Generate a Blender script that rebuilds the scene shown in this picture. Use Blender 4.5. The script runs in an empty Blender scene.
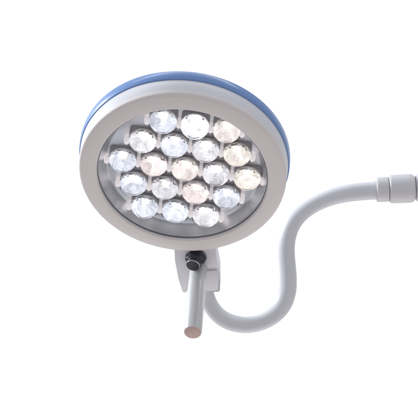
import bpy, bmesh, math, random
from mathutils import Vector, Matrix
R = math.radians
random.seed(7)
sc = bpy.context.scene
C = sc.collection
S = 0.0014            # metres per unit; all shape sizes below are in these 1.4 mm units
CAMD = 3.0
BASE = Vector((0, 0, 1.5))

# ------------------------------------------------------------------ materials
def mat(name, base, rough=0.4, metal=0.0, coat=0.0, bump=0.0, bscale=300, var=0.04, vscale=18, emit=None, es=0, trans=0.0, ior=1.45, spots=0.0, spec=.35):
    m = bpy.data.materials.new(name); m.use_nodes = True
    nt = m.node_tree; N = nt.nodes; L = nt.links
    p = N['Principled BSDF']
    p.inputs['Roughness'].default_value = rough
    p.inputs['Metallic'].default_value = metal
    p.inputs['IOR'].default_value = ior
    p.inputs['Specular IOR Level'].default_value = spec
    p.inputs['Coat Weight'].default_value = coat
    p.inputs['Coat Roughness'].default_value = 0.12
    p.inputs['Transmission Weight'].default_value = trans
    tc = N.new('ShaderNodeTexCoord')
    nz = N.new('ShaderNodeTexNoise'); nz.inputs['Scale'].default_value = vscale; nz.inputs['Detail'].default_value = 6
    L.new(tc.outputs['Object'], nz.inputs['Vector'])
    mx = N.new('ShaderNodeMix'); mx.data_type = 'RGBA'
    mx.inputs[6].default_value = (*[c*(1-var) for c in base], 1)
    mx.inputs[7].default_value = (*[min(1, c*(1+var)) for c in base], 1)
    L.new(nz.outputs['Fac'], mx.inputs[0])
    col = mx.outputs[2]
    if spots:
        n2 = N.new('ShaderNodeTexNoise'); n2.inputs['Scale'].default_value = 140; n2.inputs['Detail'].default_value = 3
        L.new(tc.outputs['Object'], n2.inputs['Vector'])
        rp = N.new('ShaderNodeValToRGB'); rp.color_ramp.elements[0].position = .70; rp.color_ramp.elements[1].position = .76
        rp.color_ramp.elements[0].color = (0, 0, 0, 1); rp.color_ramp.elements[1].color = (spots, spots, spots, 1)
        L.new(n2.outputs['Fac'], rp.inputs['Fac'])
        m2 = N.new('ShaderNodeMix'); m2.data_type = 'RGBA'
        L.new(rp.outputs['Color'], m2.inputs[0]); L.new(col, m2.inputs[6])
        m2.inputs[7].default_value = (base[0]*.55, base[1]*.5, base[2]*.45, 1)
        col = m2.outputs[2]
    L.new(col, p.inputs['Base Color'])
    mr = N.new('ShaderNodeMapRange'); mr.inputs['To Min'].default_value = rough*.8; mr.inputs['To Max'].default_value = min(1, rough*1.25)
    L.new(nz.outputs['Fac'], mr.inputs['Value']); L.new(mr.outputs['Result'], p.inputs['Roughness'])
    if bump:
        nb = N.new('ShaderNodeTexNoise'); nb.inputs['Scale'].default_value = bscale; nb.inputs['Detail'].default_value = 4
        L.new(tc.outputs['Object'], nb.inputs['Vector'])
        b = N.new('ShaderNodeBump'); b.inputs['Strength'].default_value = bump; b.inputs['Distance'].default_value = 0.0006
        L.new(nb.outputs['Fac'], b.inputs['Height']); L.new(b.outputs['Normal'], p.inputs['Normal'])
    if emit:
        p.inputs['Emission Color'].default_value = (*emit, 1); p.inputs['Emission Strength'].default_value = es
    return m

M = {}
M['paint']   = mat('painted_metal', (.60, .585, .60), .50, coat=.06, bump=.10, bscale=420, var=.03, spots=.10)
M['bezel']   = mat('bezel_plastic', (.635, .58, .555), .58, coat=.03, bump=.10, bscale=520, var=.035, spots=.08)
M['arm']     = mat('arm_paint', (.60, .59, .605), .42, coat=.06, bump=.08, bscale=350, var=.035, spots=.10)
M['collar']  = mat('collar_plastic', (.60, .575, .585), .52, coat=.03, bump=.12, bscale=380, var=.04)
M['blue']    = mat('blue_trim', (.14, .24, .47), .38, coat=.3, bump=.05, var=.05)
M['rod']     = mat('satin_rod', (.57, .565, .55), .36, metal=.25, coat=.2, bump=.07, bscale=500, var=.04, spots=.12)
M['rodend']  = mat('rod_end', (.50, .36, .31), .65, bump=.5, bscale=300, var=.12, vscale=60)
M['black']   = mat('black_plastic', (.022, .02, .03), .38, coat=.2, bump=.2, bscale=500, var=.2)
M['chrome']  = mat('chrome', (.45, .45, .47), .16, metal=1.0, var=.02)
M['dark']    = mat('dark_gasket', (.15, .15, .18), .5, var=.1)
M['floor']   = mat('silver_board', (.93, .955, 1.0), .36, metal=.7, coat=.3, bump=.12, bscale=90, var=.06, vscale=40)
M['base']    = mat('lens_base', (.36, .33, .335), .5, bump=.2, var=.15, vscale=80)
M['clip']    = mat('clear_clip', (.97, .93, .93), .16, coat=.8, var=.05, trans=.1, emit=(1.0, .94, .93), es=.36)  # glow added to brighten the clips, which are no light source
M['collar_clear'] = mat('lens_collar', (.86, .80, .79), .22, coat=.6, var=.2, vscale=90, trans=.25)
M['screw']   = mat('screw_steel', (.55, .55, .56), .3, metal=1.0)
M['backdrop']= mat('white_backdrop', (.90, .90, .90), .9, var=.004)

def glass():
    m = bpy.data.materials.new('cover_glass'); m.use_nodes = True
    N = m.node_tree.nodes; L = m.node_tree.links
    N.remove(N['Principled BSDF'])
    out = N['Material Output']
    t = N.new('ShaderNodeBsdfTransparent'); t.inputs['Color'].default_value = (.97, .975, .99, 1)
    g = N.new('ShaderNodeBsdfGlossy'); g.inputs['Roughness'].default_value = .06
    f = N.new('ShaderNodeFresnel'); f.inputs['IOR'].default_value = 1.5
    tc = N.new('ShaderNodeTexCoord'); nz = N.new('ShaderNodeTexNoise'); nz.inputs['Scale'].default_value = 26; nz.inputs['Detail'].default_value = 3
    L.new(tc.outputs['Object'], nz.inputs['Vector'])
    b = N.new('ShaderNodeBump'); b.inputs['Strength'].default_value = .10; b.inputs['Distance'].default_value = .002
    L.new(nz.outputs['Fac'], b.inputs['Height']); L.new(b.outputs['Normal'], g.inputs['Normal'])
    x = N.new('ShaderNodeMixShader')
    L.new(f.outputs['Fac'], x.inputs[0]); L.new(t.outputs[0], x.inputs[1]); L.new(g.outputs[0], x.inputs[2])
    L.new(x.outputs[0], out.inputs['Surface'])
    return m
M['glass'] = glass()

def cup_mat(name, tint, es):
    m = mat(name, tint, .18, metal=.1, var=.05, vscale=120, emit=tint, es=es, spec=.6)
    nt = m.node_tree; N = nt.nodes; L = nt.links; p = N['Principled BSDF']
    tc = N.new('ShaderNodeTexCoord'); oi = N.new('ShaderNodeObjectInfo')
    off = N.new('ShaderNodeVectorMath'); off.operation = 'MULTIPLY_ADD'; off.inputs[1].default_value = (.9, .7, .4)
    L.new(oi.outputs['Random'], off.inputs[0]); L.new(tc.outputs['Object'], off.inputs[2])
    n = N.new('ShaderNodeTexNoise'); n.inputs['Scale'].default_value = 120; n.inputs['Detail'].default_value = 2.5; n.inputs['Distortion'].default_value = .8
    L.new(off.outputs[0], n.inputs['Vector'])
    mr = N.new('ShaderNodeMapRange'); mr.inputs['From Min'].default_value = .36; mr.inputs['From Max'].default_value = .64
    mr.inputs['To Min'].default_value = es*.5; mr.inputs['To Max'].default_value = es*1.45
    L.new(n.outputs['Fac'], mr.inputs['Value']); L.new(mr.outputs['Result'], p.inputs['Emission Strength'])  # cup surface glows; noise imitates caustics and sparkle of the LED optic
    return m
M['lens'] = mat('clear_lens', (1, 1, 1), .03, var=0, trans=1.0, ior=1.31, spec=.5)
p_ = M['lens'].node_tree.nodes['Principled BSDF']
for l_ in list(p_.inputs['Roughness'].links): M['lens'].node_tree.links.remove(l_)
p_.inputs['Roughness'].default_value = .02
N_ = M['lens'].node_tree.nodes; L_ = M['lens'].node_tree.links
tc_ = N_.new('ShaderNodeTexCoord'); v_ = N_.new('ShaderNodeTexVoronoi'); v_.feature = 'SMOOTH_F1'; v_.inputs['Scale'].default_value = 230; v_.inputs['Smoothness'].default_value = .6
b_ = N_.new('ShaderNodeBump'); b_.inputs['Strength'].default_value = .22; b_.inputs['Distance'].default_value = .0012   # pebbled optic
L_.new(tc_.outputs['Object'], v_.inputs['Vector']); L_.new(v_.outputs['Distance'], b_.inputs['Height']); L_.new(b_.outputs['Normal'], p_.inputs['Normal'])

# ------------------------------------------------------------------ mesh helpers
def finish(name, bm, m, parent=None, matrix=None, sharp=38, smooth=True):
    bmesh.ops.remove_doubles(bm, verts=bm.verts, dist=1e-7)
    bmesh.ops.recalc_face_normals(bm, faces=bm.faces)
    for f in bm.faces: f.smooth = smooth
    for e in bm.edges:
        if len(e.link_faces) == 2 and e.calc_face_angle(0) > R(sharp): e.smooth = False
    me = bpy.data.meshes.new(name); bm.to_mesh(me); bm.free()
    me.materials.append(m)
    o = bpy.data.objects.new(name, me); C.objects.link(o)
    if parent is not None: o.parent = parent
    if matrix is not None: o.matrix_local = matrix
    return o

def lathe(prof, seg=128, bm=None, mtx=None, radfn=None):
    """prof: list of (radius, height) in units, turned about local Z"""
    bm = bm or bmesh.new(); rings = []
    for r, h in prof:
        if r < 1e-6:
            rings.append([bm.verts.new((0, 0, h*S))]); continue
        ring = []
        for i in range(seg):
            a = 2*math.pi*i/seg; rr = r*(radfn(a, h) if radfn else 1)
            ring.append(bm.verts.new((rr*S*math.cos(a), rr*S*math.sin(a), h*S)))
        rings.append(ring)
    vs = [v for r_ in rings for v in r_]
    for A, B in zip(rings, rings[1:]):
        if len(A) == 1 and len(B) == 1: continue
        for i in range(seg):
            j = (i+1) % seg
            if len(A) == 1: bm.faces.new((A[0], B[i], B[j]))
            elif len(B) == 1: bm.faces.new((A[i], A[j], B[0]))
            else: bm.faces.new((A[i], A[j], B[j], B[i]))
    if mtx is not None: bmesh.ops.transform(bm, matrix=mtx, verts=vs)
    return bm

def fillet(pts, r=1.0, n=4, closed=False):
    """round the corners of a 2-D polyline"""
    out = []; k = len(pts)
    for i, p in enumerate(pts):
        if not closed and i in (0, k-1): out.append(tuple(p)); continue
        a = Vector(pts[i-1]); b = Vector(p); c = Vector(pts[(i+1) % k])
        d = min(r, (a-b).length*.45, (c-b).length*.45)
        p0 = b+(a-b).normalized()*d; p1 = b+(c-b).normalized()*d
        for j in range(n+1):
            t = j/n; q = p0*(1-t)**2+b*2*t*(1-t)+p1*t*t
            out.append(tuple(q))
    return out

def prism(pts, z0, z1, bm=None, bevel=0.8, zf=None):
    """outline in (x, y) units, extruded z0..z1 with rounded edges"""
    bm = bm or bmesh.new()
    bot = [bm.verts.new((x*S, y*S, z0*S)) for x, y in pts]
    top = [bm.verts.new((x*S, y*S, (zf(x, y) if zf else z1)*S)) for x, y in pts]
    fs = [bm.faces.new(bot), bm.faces.new(top)]
    n = len(pts)
    for i in range(n): fs.append(bm.faces.new((bot[i], bot[(i+1) % n], top[(i+1) % n], top[i])))
    if bevel:
        es = list({e for f in fs[:2] for e in f.edges})
        bmesh.ops.bevel(bm, geom=es, offset=bevel*S, segments=3, profile=.5, affect='EDGES')
    return bm

def spline(P, n=10):
    out = []; k = len(P)
    for i in range(k-1):
        p0 = P[max(i-1, 0)]; p1 = P[i]; p2 = P[i+1]; p3 = P[min(i+2, k-1)]
        for j in range(n):
            t = j/n
            out.append(.5*((2*p1)+(p2-p0)*t+(2*p0-5*p1+4*p2-p3)*t*t+(3*p1-p0-3*p2+p3)*t**3))
    out.append(P[-1]); return out

def relax(pts, it=30):
    for _ in range(it):
        q = list(pts)
        for i in range(1, len(pts)-1): q[i] = (pts[i-1]+2*pts[i]+pts[i+1])/4
        pts = q
    return pts

def tube(pts, rads, seg=48):
    bm = bmesh.new(); rings = []; up = Vector((0, 1, 0))
    for i, p in enumerate(pts):
        t = (pts[min(i+1, len(pts)-1)]-pts[max(i-1, 0)]).normalized()
        a = (up-t*up.dot(t)).normalized(); b = t.cross(a)
        rings.append([bm.verts.new(p+(a*math.cos(2*math.pi*k/seg)+b*math.sin(2*math.pi*k/seg))*rads[i]) for k in range(seg)])
    for A, B in zip(rings, rings[1:]):
        for k in range(seg): bm.faces.new((A[k], A[(k+1) % seg], B[(k+1) % seg], B[k]))
    bm.faces.new(rings[0]); bm.faces.new(rings[-1])
    return bm

def W(x, y, d=0.0):
    """a measured point (across, down, depth) of the lamp in metres"""
    k = (CAMD+d*S)/CAMD
    return Vector(((x-209)*S*k, d*S, -(y-209)*S*k))

def frame(o, z, x):
    z = z.normalized(); x = (x-z*x.dot(z)).normalized(); y = z.cross(x)
    m = Matrix((x, y, z)).transposed().to_4x4(); m.translation = o
    return m

# ------------------------------------------------------------------ the lamp
root = bpy.data.objects.new('examination_lamp', None); C.objects.link(root)
root.location = BASE
root['label'] = 'round off-white examination lamp with blue rim, nineteen white lenses and a curved arm'
root['category'] = 'lamp'

TH = R(42); PH = R(6.5)
u = Vector((math.cos(PH), 0, -math.sin(PH)))
n = Vector((-math.sin(PH)*math.sin(TH), -math.cos(TH), -math.cos(PH)*math.sin(TH)))
HO = W(182.2, 175.2, 0)
HM = frame(HO, n, u)                       # head: local z out of the light face, local y up the face

# housing shell (side wall and shallow domed back)
wall = [(103.2, -3.0), (103.9, -6), (104.6, -13), (105.0, -20.4), (104.4, -21.4)]
back = [(104.6, -32.5), (103.5, -34.6), (96, -38), (80, -42), (50, -46), (22, -48), (0, -48.5)]
housing = finish('lamp_housing', lathe([(99, -4)]+wall+[(105, -27)]+back, 192), M['paint'], root, HM)
finish('blue_rim', lathe(fillet([(104.2, -20.9), (106.0, -20.9), (106.9, -26), (106.8, -32.4), (103.0, -34.6)], 1.0, 3), 192), M['blue'], housing)
bez = fillet([(84.8, -4), (85.5, 0), (86.0, 1.8), (87.2, 2.6), (94, 2.2), (100.8, .9), (103.9, -.6), (104.5, -5.2), (102.5, -5.2)], 1.5, 5)
finish('bezel', lathe(bez, 192), M['bezel'], housing)
finish('gasket', lathe([(84.7, -.1), (85.6, -.1), (85.6, -1.5), (84.7, -1.5), (84.7, -.1)], 160), M['dark'], housing)
finish('reflector_board', lathe(fillet([(84.9, -1.6), (84.2, -4), (78.5, -16.6), (74, -17), (40, -17), (0, -17)], 5, 8), 160), M['floor'], housing)
cg = finish('cover_glass', lathe([(84.9, -.9), (60, -.8), (0, -.7)], 128), M['glass'], housing)
if cg.data.polygons[0].normal.z < 0: cg.data.flip_normals()      # outer side of the pane faces out

# LED lenses on a hexagonal grid, 3-4-5-4-3
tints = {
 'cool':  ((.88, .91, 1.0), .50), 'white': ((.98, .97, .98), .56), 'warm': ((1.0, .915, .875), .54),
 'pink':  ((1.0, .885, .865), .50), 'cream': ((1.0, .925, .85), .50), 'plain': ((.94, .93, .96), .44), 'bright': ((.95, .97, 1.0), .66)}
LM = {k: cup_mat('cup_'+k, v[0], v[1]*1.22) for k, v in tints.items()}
CM = {k: mat('chip_'+k, (.95, .82, .5), .4, emit=(1.0, .93, .74), es=1.3 if k != 'bright' else 1.8) for k, v in tints.items()}
rows = [(-2, ['cool', 'bright', 'warm']),
        (-1, ['white', 'cool', 'plain', 'cream']),
        (0,  ['cool', 'pink', 'warm', 'plain', 'cream']),
        (1,  ['cool', 'plain', 'pink', 'cool']),
        (2,  ['cool', 'cool', 'white'])]
SP = 31.6; ROT = R(-2.4)
lens_prof = [(0, -1.5), (1.6, -1.55), (2.2, -2.1), (2.9, -2.2), (3.6, -1.8), (6.0, -2.5), (7.2, -3.2), (7.7, -3.7), (8.4, -3.5), (10.4, -4.9), (12.1, -6.7),
             (13.4, -9.0), (14.1, -11.0), (14.1, -11.8), (12.6, -12.0), (6.0, -12.0), (3.0, -11.6), (0, -11.4)]
def lens_bm(bright=False):
    bm = lathe(lens_prof, 64, radfn=lambda a, h: 1+(.012*math.cos(12*a) if h > -9 else 0))
    for ang in (128, 52):                  # small locating ears on the rim
        a = R(ang); c = Vector((math.cos(a), math.sin(a), 0))
        m = Matrix.Translation((c*13.4+Vector((0, 0, -9.9)))*S) @ Matrix.Rotation(a, 4, 'Z')
        bmesh.ops.create_cube(bm, size=1.0, matrix=m @ Matrix.Diagonal((2.2*S, 1.7*S, 3.4*S, 1)))
    if bright:
        for v in bm.verts: v.co.x *= 1.03; v.co.y *= 1.12  # stretched, with stronger cup glow, to imitate an overexposed reflection
    return bm
def cup_bm():
    return lathe([(13.6, -12.1), (13.0, -12.7), (10.8, -14.8), (7.4, -15.9), (3.6, -16.4), (0, -16.4)], 72, radfn=lambda a, h: 1+(.05*math.cos(9*a) if -16 < h < -12.5 else 0))
def chip_bm():
    return prism(fillet([(-2.6, -2.6), (2.6, -2.6), (2.6, 2.6), (-2.6, 2.6)], .5, 2, True), -16.3, -15.3, bevel=.2)
def ring_bm():
    return lathe(fillet([(13.7, -11.9), (14.6, -12.0), (14.6, -13.2), (13.2, -14.6), (10.6, -16.8), (9.4, -16.8)], .6, 3), 64)
def base_bm():
    """square frame with a round hole that holds the reflector cup"""
    bm = bmesh.new(); q = 13.9; seg = 64; loops = []
    for kind, k, h in (('r', 10.2, -16.9), ('r', 13.1, -13.5), ('r', 13.5, -13.5), ('s', q-.4, -14.3), ('s', q, -14.7), ('s', q, -16.9)):
        lp = []
        for i in range(seg):
            a = 2*math.pi*(i+.5)/seg; c, s_ = math.cos(a), math.sin(a)
            rr = k if kind == 'r' else k/max(abs(c)**8+abs(s_)**8, 1e-9)**(1/8)*1.0
            lp.append(bm.verts.new((rr*c*S, rr*s_*S, h*S)))
        loops.append(lp)
    for A, B in zip(loops, loops[1:]):
        for i in range(seg): bm.faces.new((A[i], A[(i+1) % seg], B[(i+1) % seg], B[i]))
    return bm
def clip_bm():
    bm = lathe(fillet([(0, -6.0), (2.2, -6.0), (2.9, -8), (2.6, -12), (3.1, -16.9), (0, -16.9)], .9, 3), 24)
    prism(fillet([(-3.0, -2.2), (3.0, -2.2), (3.0, 2.2), (-3.0, 2.2)], .8, 3, True), -12, -9.5, bm=bm, bevel=.3)
    return bm
def screw_bm():
    return lathe(fillet([(0, -12.6), (1.5, -12.7), (2.1, -13.6), (2.1, -16.9)], .5, 3), 20)
first = {}
def inst(key, name, build, m, parent, mtx):
    k = (key, m.name)
    if k not in first:
        o = finish(name, build(), m, parent, mtx); first[k] = o
    else:
        o = first[k].copy(); C.objects.link(o); o.parent = parent; o.matrix_local = mtx
    return o
for (rr, kinds) in rows:
    cnt = len(kinds)
    for i, kd in enumerate(kinds):
        a = (i-(cnt-1)/2)*SP; b = -rr*SP*.866*1.055
        x = a*math.cos(ROT)-b*math.sin(ROT)+1.9+b*.052; y = a*math.sin(ROT)+b*math.cos(ROT)-1.6
        T = Matrix.Translation((x*S, y*S, 0)) @ Matrix.Rotation(random.uniform(-.2, .2), 4, 'Z') @ Matrix.Rotation(random.uniform(-.03, .03), 4, 'X')
        lens = inst('lens_'+('b' if kd == 'bright' else 'n'), 'led_lens', lambda: lens_bm(kd == 'bright'), M['lens'], root, HM @ T)
        Ti = T.inverted() @ Matrix.Translation((x*S, y*S, 0))
        inst('cup', 'reflector_cup', cup_bm, LM[kd], lens, Ti); inst('chip', 'led_chip', chip_bm, CM[kd], lens, Ti)
        inst('ring', 'lens_collar', ring_bm, M['collar_clear'], lens, Ti)
        inst('base', 'lens_base', base_bm, M['base'], lens, Ti)
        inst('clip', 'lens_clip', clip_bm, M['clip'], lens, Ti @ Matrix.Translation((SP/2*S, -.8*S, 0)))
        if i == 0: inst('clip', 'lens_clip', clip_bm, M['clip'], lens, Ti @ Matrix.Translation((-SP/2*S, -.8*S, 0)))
        inst('screw', 'screw', screw_bm, M['screw'], lens, Ti @ Matrix.Translation((SP/2*S, -8.6*S, 0)))

# clamp bracket below the head: local x = across, y = outwards (away from the head), z = out of the light face
BR = R(11.6)
yd = (HM.to_3x3() @ Vector((math.sin(BR), -math.cos(BR), 0)))
xd = (HM.to_3x3() @ Vector((math.cos(BR), math.sin(BR), 0)))
BM_ = Matrix((xd, yd, xd.cross(yd))).transposed().to_4x4(); BM_.translation = HO
# xd x yd points backwards (-n): z here = depth behind the face
body = bmesh.new()
def lean(pts): return [(x-.145*(y-96)-.2, y) for x, y in pts]
prism(fillet(lean([(-21.5, 96), (21, 96), (23.8, 122), (27.2, 146), (12, 146), (10.5, 142), (6, 140), (-1.5, 146), (-6.6, 171), (-10.8, 171), (-15.9, 150), (-20.0, 124)]), 2.0, 4, True), 9.0, 15.0, bm=body, bevel=1.0)
prism(fillet(lean([(9.4, 139.5), (25.6, 139.5), (26.4, 152), (27.0, 168.5), (13.4, 168.5), (11.0, 152)]), 1.8, 4, True), 7.6, 15.2, bm=body, bevel=1.2)
prism(fillet(lean([(-16, 94), (20.2, 94), (23.6, 122), (27.4, 146), (28.6, 176), (17, 176), (12, 142), (2, 136), (-8, 124)]), 2.0, 4, True), 14.0, 27.0, bm=body, bevel=1.0)
bracket = finish('clamp_bracket', body, M['paint'], root, BM_)

# the rod: parallel to the light's axis, coming towards the viewer
rp0 = BM_ @ (Vector((-1.2, 136.5, 26))*S)
rodM = frame(rp0, n + Vector((.018, 0, 0)), u)
RL = 111.5
rod = finish('handle_rod', lathe(fillet([(0, 0), (9.2, 0), (9.2, RL-1.0), (8.7, RL), (8.4, RL), (8.4, RL-.6), (0, RL-.6)], .5, 3), 64), M['rod'], root, rodM)
finish('end_cap', lathe([(8.38, RL-.8), (8.38, RL-.1), (8.0, RL+.15), (0, RL+.2)], 48), M['rodend'], rod)
finish('rod_socket', lathe(fillet([(9.3, -2), (10.4, -2), (10.4, 14), (9.9, 15), (9.3, 15)], .5, 3), 64), M['paint'], rod)

# clamp knob
kb = BM_ @ (Vector((-1.4, 119.6, 8.6))*S)
kax = Vector((-3.2, -10.0, -9.0))
kM = frame(kb, kax, Vector((1, 0, 0)))
lob = lambda a, h: 1+(.075*math.cos(6*a+.6) if h < 8.2 else 0)
knob = finish('clamp_knob', lathe(fillet([(6, -1), (9.6, -.4), (10.0, 1.5), (9.6, 6.6), (8.2, 8.4), (7.3, 9.0), (7.1, 13.4), (6.5, 13.6), (0, 13.4)], .8, 3), 120, radfn=lob), M['black'], root, kM)
finish('knob_ring', lathe(fillet([(6.8, 12.2), (7.3, 12.2), (7.35, 13.6), (7.1, 14.0), (6.8, 13.9), (6.7, 13.2)], .3, 3), 72), M['chrome'], knob)
finish('washer', lathe(fillet([(4, -1.6), (11.2, -1.6), (11.2, -.6), (6, -.4)], .3, 3), 72), M['dark'], knob)

# curved arm
AD = 134
ctr = [(202.0, 262, 8.0), (203.0, 276, 8.0), (205.0, 292, 8.0), (210.0, 306, 8.1), (219.5, 317.5, 8.2), (233.5, 324.0, 8.3), (247.5, 325.4, 8.35), (262, 322.5, 8.5),
       (275, 314.8, 8.8), (284.0, 304.0, 9.0), (288.2, 290, 9.0), (288.2, 273, 8.7), (286.4, 257, 8.5), (286.3, 242, 8.4), (290.5, 226.5, 8.3), (300, 213.3, 8.2),
       (316.8, 202.4, 8.2), (336, 195.0, 8.6), (356, 191.8, 9.0), (378, 190.4, 9.1), (420, 188.6, 9.1), (470, 186.5, 9.1)]
dep = {0: 103, 1: 115, 2: 128}       # the arm comes out of the back of the clamp
P = spline([W(x, y, dep.get(i, AD)) for i, (x, y, r) in enumerate(ctr)], 12); Q = spline([Vector((r*S*(CAMD+AD*S)/CAMD, 0, 0)) for x, y, r in ctr], 12)
P = relax(P, 90)
arm = finish('gooseneck_arm', tube(P, [q.x for q in Q], 56), M['arm'], root)
ax = (W(416, 188.0, AD)-W(376, 189.8, AD)); k = (CAMD+AD*S)/CAMD
cM = frame(W(376, 189.8, AD), ax, Vector((0, 1, 0)))
kx = k
def collar(name, prof, m): return finish(name, lathe([(r*kx, h*kx) for r, h in fillet(prof, 1.3, 4)], 96), m, arm, cM)
collar('arm_collar', [(8.8, .2), (11.6, .2), (12.5, 1.4), (12.7, 12.6), (9, 12.8)], M['collar'])
collar('swivel_sleeve', [(9, 13.0), (13.0, 13.0), (14.4, 14.6), (14.7, 34.5), (13.4, 37.6), (11.4, 39.2), (9, 39.2)], M['collar'])
collar('arm_collar', [(9, 39.4), (12.2, 39.6), (14.2, 41.2), (14.0, 62), (12, 64), (9, 64)], M['collar'])

# ------------------------------------------------------------------ setting
bm = bmesh.new(); prev = None
for i in range(33):
    t = -1+i/16
    col = [bm.verts.new((2.7*t, 3.0-.25*t*t-max(0, .45-j*.15)**2, -.2+j*.15)) for j in range(25)]
    if prev:
        for a in range(24): bm.faces.new((prev[a], prev[a+1], col[a+1], col[a]))
    prev = col
bd = finish('backdrop', bm, M['backdrop']); bd['kind'] = 'structure'

# ------------------------------------------------------------------ lights
def area(name, loc, target, size, power, color=(1, 1, 1), sy=None):
    l = bpy.data.lights.new(name, 'AREA'); l.energy = power; l.color = color; l.size = size
    if sy: l.shape = 'RECTANGLE'; l.size_y = sy
    o = bpy.data.objects.new(name, l); C.objects.link(o); o.location = loc
    o.rotation_euler = (Vector(target)-Vector(loc)).to_track_quat('-Z', 'Y').to_euler()
    return o
area('backdrop_light_top', (0, .9, 4.2), (0, 3.0, 1.9), 4.0, 70, sy=.6)
area('backdrop_light_bottom', (0, .9, -1.0), (0, 3.0, 1.3), 4.0, 70, sy=.6)
area('key_light', (-2.3, .8, 2.45), (0, 0, 1.5), .6, 78, (.90, .95, 1.0))
area('fill_light', (1.6, -2.2, .7), (0, 0, 1.5), 1.2, 5, (1.0, .86, .72))

w = bpy.data.worlds.new('World'); sc.world = w; w.use_nodes = True
nt = w.node_tree; bg = nt.nodes['Background']; bg.inputs['Strength'].default_value = .60
tc = nt.nodes.new('ShaderNodeTexCoord'); sx = nt.nodes.new('ShaderNodeSeparateXYZ'); rp = nt.nodes.new('ShaderNodeValToRGB'); mr = nt.nodes.new('ShaderNodeMapRange')
mr.inputs['From Min'].default_value = -1; mr.inputs['From Max'].default_value = 1
nt.links.new(tc.outputs['Generated'], sx.inputs[0]); nt.links.new(sx.outputs['Z'], mr.inputs['Value']); nt.links.new(mr.outputs['Result'], rp.inputs['Fac'])
rp.color_ramp.elements[0].color = (.88, .88, .96, 1); rp.color_ramp.elements[1].color = (1.0, 1.13, 1.33, 1)
e = rp.color_ramp.elements.new(.5); e.color = (.95, .95, 1.0, 1)
nt.links.new(rp.outputs['Color'], bg.inputs['Color'])

# ------------------------------------------------------------------ camera
cd = bpy.data.cameras.new('Camera'); cam = bpy.data.objects.new('Camera', cd); C.objects.link(cam)
cam.location = BASE+Vector((0, -CAMD, 0)); cam.rotation_euler = (R(90), 0, 0)
cd.sensor_width = 36; cd.lens = 36*CAMD/(418*S); cd.clip_end = 100
sc.camera = cam
sc.view_settings.view_transform = 'Standard'; sc.view_settings.look = 'None'
sc.view_settings.exposure = 0; sc.view_settings.gamma = 1
